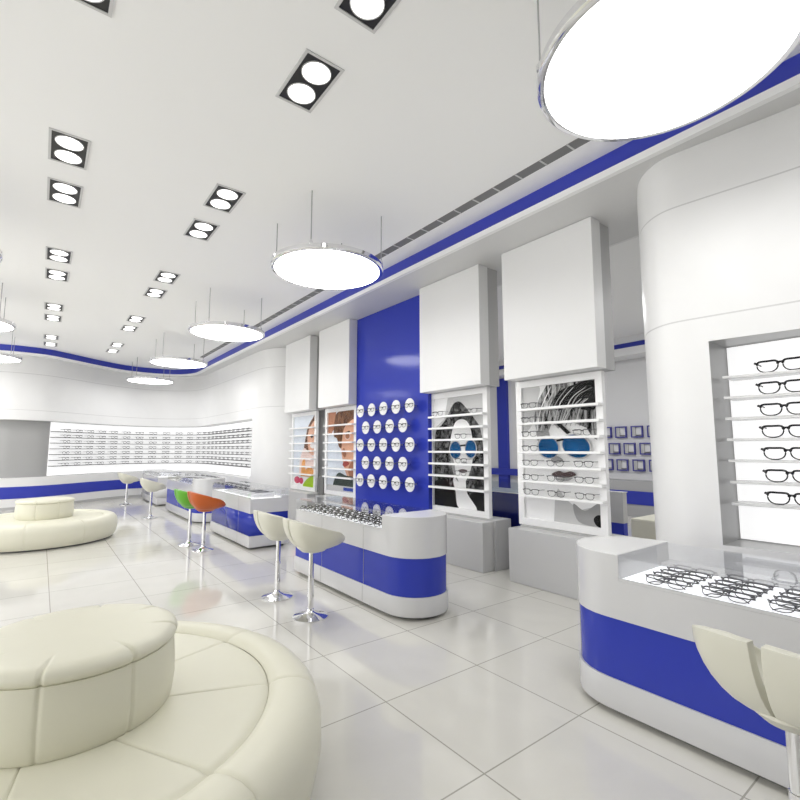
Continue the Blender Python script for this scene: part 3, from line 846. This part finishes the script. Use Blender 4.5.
make_sofa('large round cream leather sofa with central pouf, nearest at lower left', (.08, 2.62, 0), .735, .397, (.10, -.03), 0)
fs = make_sofa('round cream leather sofa farther back at the left, before the blue band', (.08, 10.15, 0), .73, .42, (.05, -.05), 0)

fs.scale = (.955, .955, .955)
# ------------------------------------------------------------------ rear room things
nf = None
for r, (z, yl) in enumerate([(1.96, [6.67, 6.28, 5.895, 5.50, 5.11]), (1.55, [6.47, 6.08, 5.70, 5.31]), (1.15, [6.67, 6.28, 5.897, 5.50, 5.11])]):
    for c, y in enumerate(yl):
        lab = 'small blue square frame on rear wall, %s from left, %s row' % (ORD[c], ['top', 'middle', 'bottom'][r])
        if nf is None:
            nf = thing('square_frame', lab, 'display frame', (11.49, y, z), group='blue square frames on the rear wall')
            m = MB(); w = .14; e = .026
            for bx in ((-.06, 0, -w, w, w-e, w), (-.06, 0, -w, w, -w, -w+e), (-.06, 0, -w, -w+e, -w+e, w-e), (-.06, 0, w-e, w, -w+e, w-e)): m.box(*bx)
            m.build('frame', M['blue_frame'], nf)
            MB().box(-.012, -.002, -w+e, w-e, -w+e, w-e).build('backing', M['trim'], nf)
            m = MB(); m.box(-.05, -.013, .03, w-e-.002, -w+e+.002, w-e-.002); m.build('side_panel', M['plinth'], nf)
            m = MB(); m.box(-.045, -.013, -w+e+.002, .028, -.09, -.078); m.build('ledge', M['shelf_dark'], nf)
        else: dup(nf, (11.49, y, z), label=lab)
t = thing('display_counter', 'grey counter with blue band seen behind the windblown-hair poster', 'counter', (6.6, 4, 0))
world_child(MB().box(6.25, 6.36, 3.24, 4.35, 0, .2).build('lower_body', M['plinth']), t)
world_child(MB().box(6.256, 6.36, 3.246, 4.35, .2, .545).build('blue_band', M['blue_paint']), t)
world_child(MB().box(6.25, 6.36, 3.24, 4.35, .545, .95).build('upper_body', M['plinth']), t)
world_child(MB().box(6.24, 6.37, 3.23, 4.36, .95, .96).build('counter_top', M['counter_top']), t)
t = thing('glass_cabinet', 'dark blue cabinet with a glass top case in the gap between the two black-and-white posters', 'cabinet', (5.4, 4.3, 0))
world_child(MB().box(5.2, 5.75, 3.7, 5.25, 0, .93).build('body', M['navy']), t)
world_child(MB().box(5.2, 5.75, 3.7, 5.25, .93, .94).build('base_tray', M['shelf']), t)
world_child(MB().box(5.2, 5.75, 3.7, 5.25, .94, 1.08).build('glass_case', M['glass_side']), t)
t = thing('bench', 'cream upholstered bench in the rear room beside the grey counter', 'bench', (7.8, 3, 0))
world_child(MB().box(7.5, 8.3, 1.6, 3.78, .06, .45).build('seat', M['cream'], bevel=.03), t)
world_child(MB().box(7.55, 8.25, 1.65, 3.73, 0, .06).build('base', M['dark']), t)
t = thing('cabinet', 'dark grey floor cabinet between the two colour posters', 'cabinet', (4.8, 8.86, 0))
world_child(MB().box(4.7, 4.89, 8.76, 8.96, 0, .98).build('body', M['dark'], bevel=.004), t)
world_child(MB().box(4.694, 4.70, 8.775, 8.945, .5, .512).build('door_joint', M['spot_rim']), t)

# ------------------------------------------------------------------ light, camera
w = bpy.data.worlds.new('World'); sc.world = w; w.use_nodes = True
w.node_tree.nodes['Background'].inputs[0].default_value = (1, .995, .985, 1)
w.node_tree.nodes['Background'].inputs[1].default_value = 2.15
def lamp(name, kind, loc, e, size=.5, rot=(0, 0, 0), **k):
    l = bpy.data.lights.new(name, kind); l.energy = e
    if kind == 'AREA': l.shape = 'DISK'; l.size = size
    else: l.shadow_soft_size = size
    for a, b in k.items(): setattr(l, a, b)
    o = bpy.data.objects.new(name, l); COL.objects.link(o); o.location = loc; o.rotation_euler = rot
    return o
for y in (1., 5., 9.): lamp('rear_room_fill', 'AREA', (8., y, ZC-.1), 60, 1.2)  # unseen fill lights added to brighten the rear room

cam = bpy.data.cameras.new('camera'); cam.sensor_width = 36; cam.lens = 466.5/800*36
cam.clip_start = .05
c = bpy.data.objects.new('camera', cam); COL.objects.link(c)
c.location = (0, 0, H); c.rotation_euler = (PI/2+math.radians(6.05), 0, -math.radians(37.46))
sc.camera = c
sc.view_settings.view_transform = 'Standard'; sc.view_settings.look = 'None'
sc.view_settings.gamma = 1; sc.view_settings.use_curve_mapping = False
sc.view_settings.exposure = .02
sc.cycles.use_denoising = True
sc.cycles.max_bounces = 10; sc.cycles.diffuse_bounces = 6; sc.cycles.transparent_max_bounces = 24
sc.cycles.sample_clamp_indirect = 6
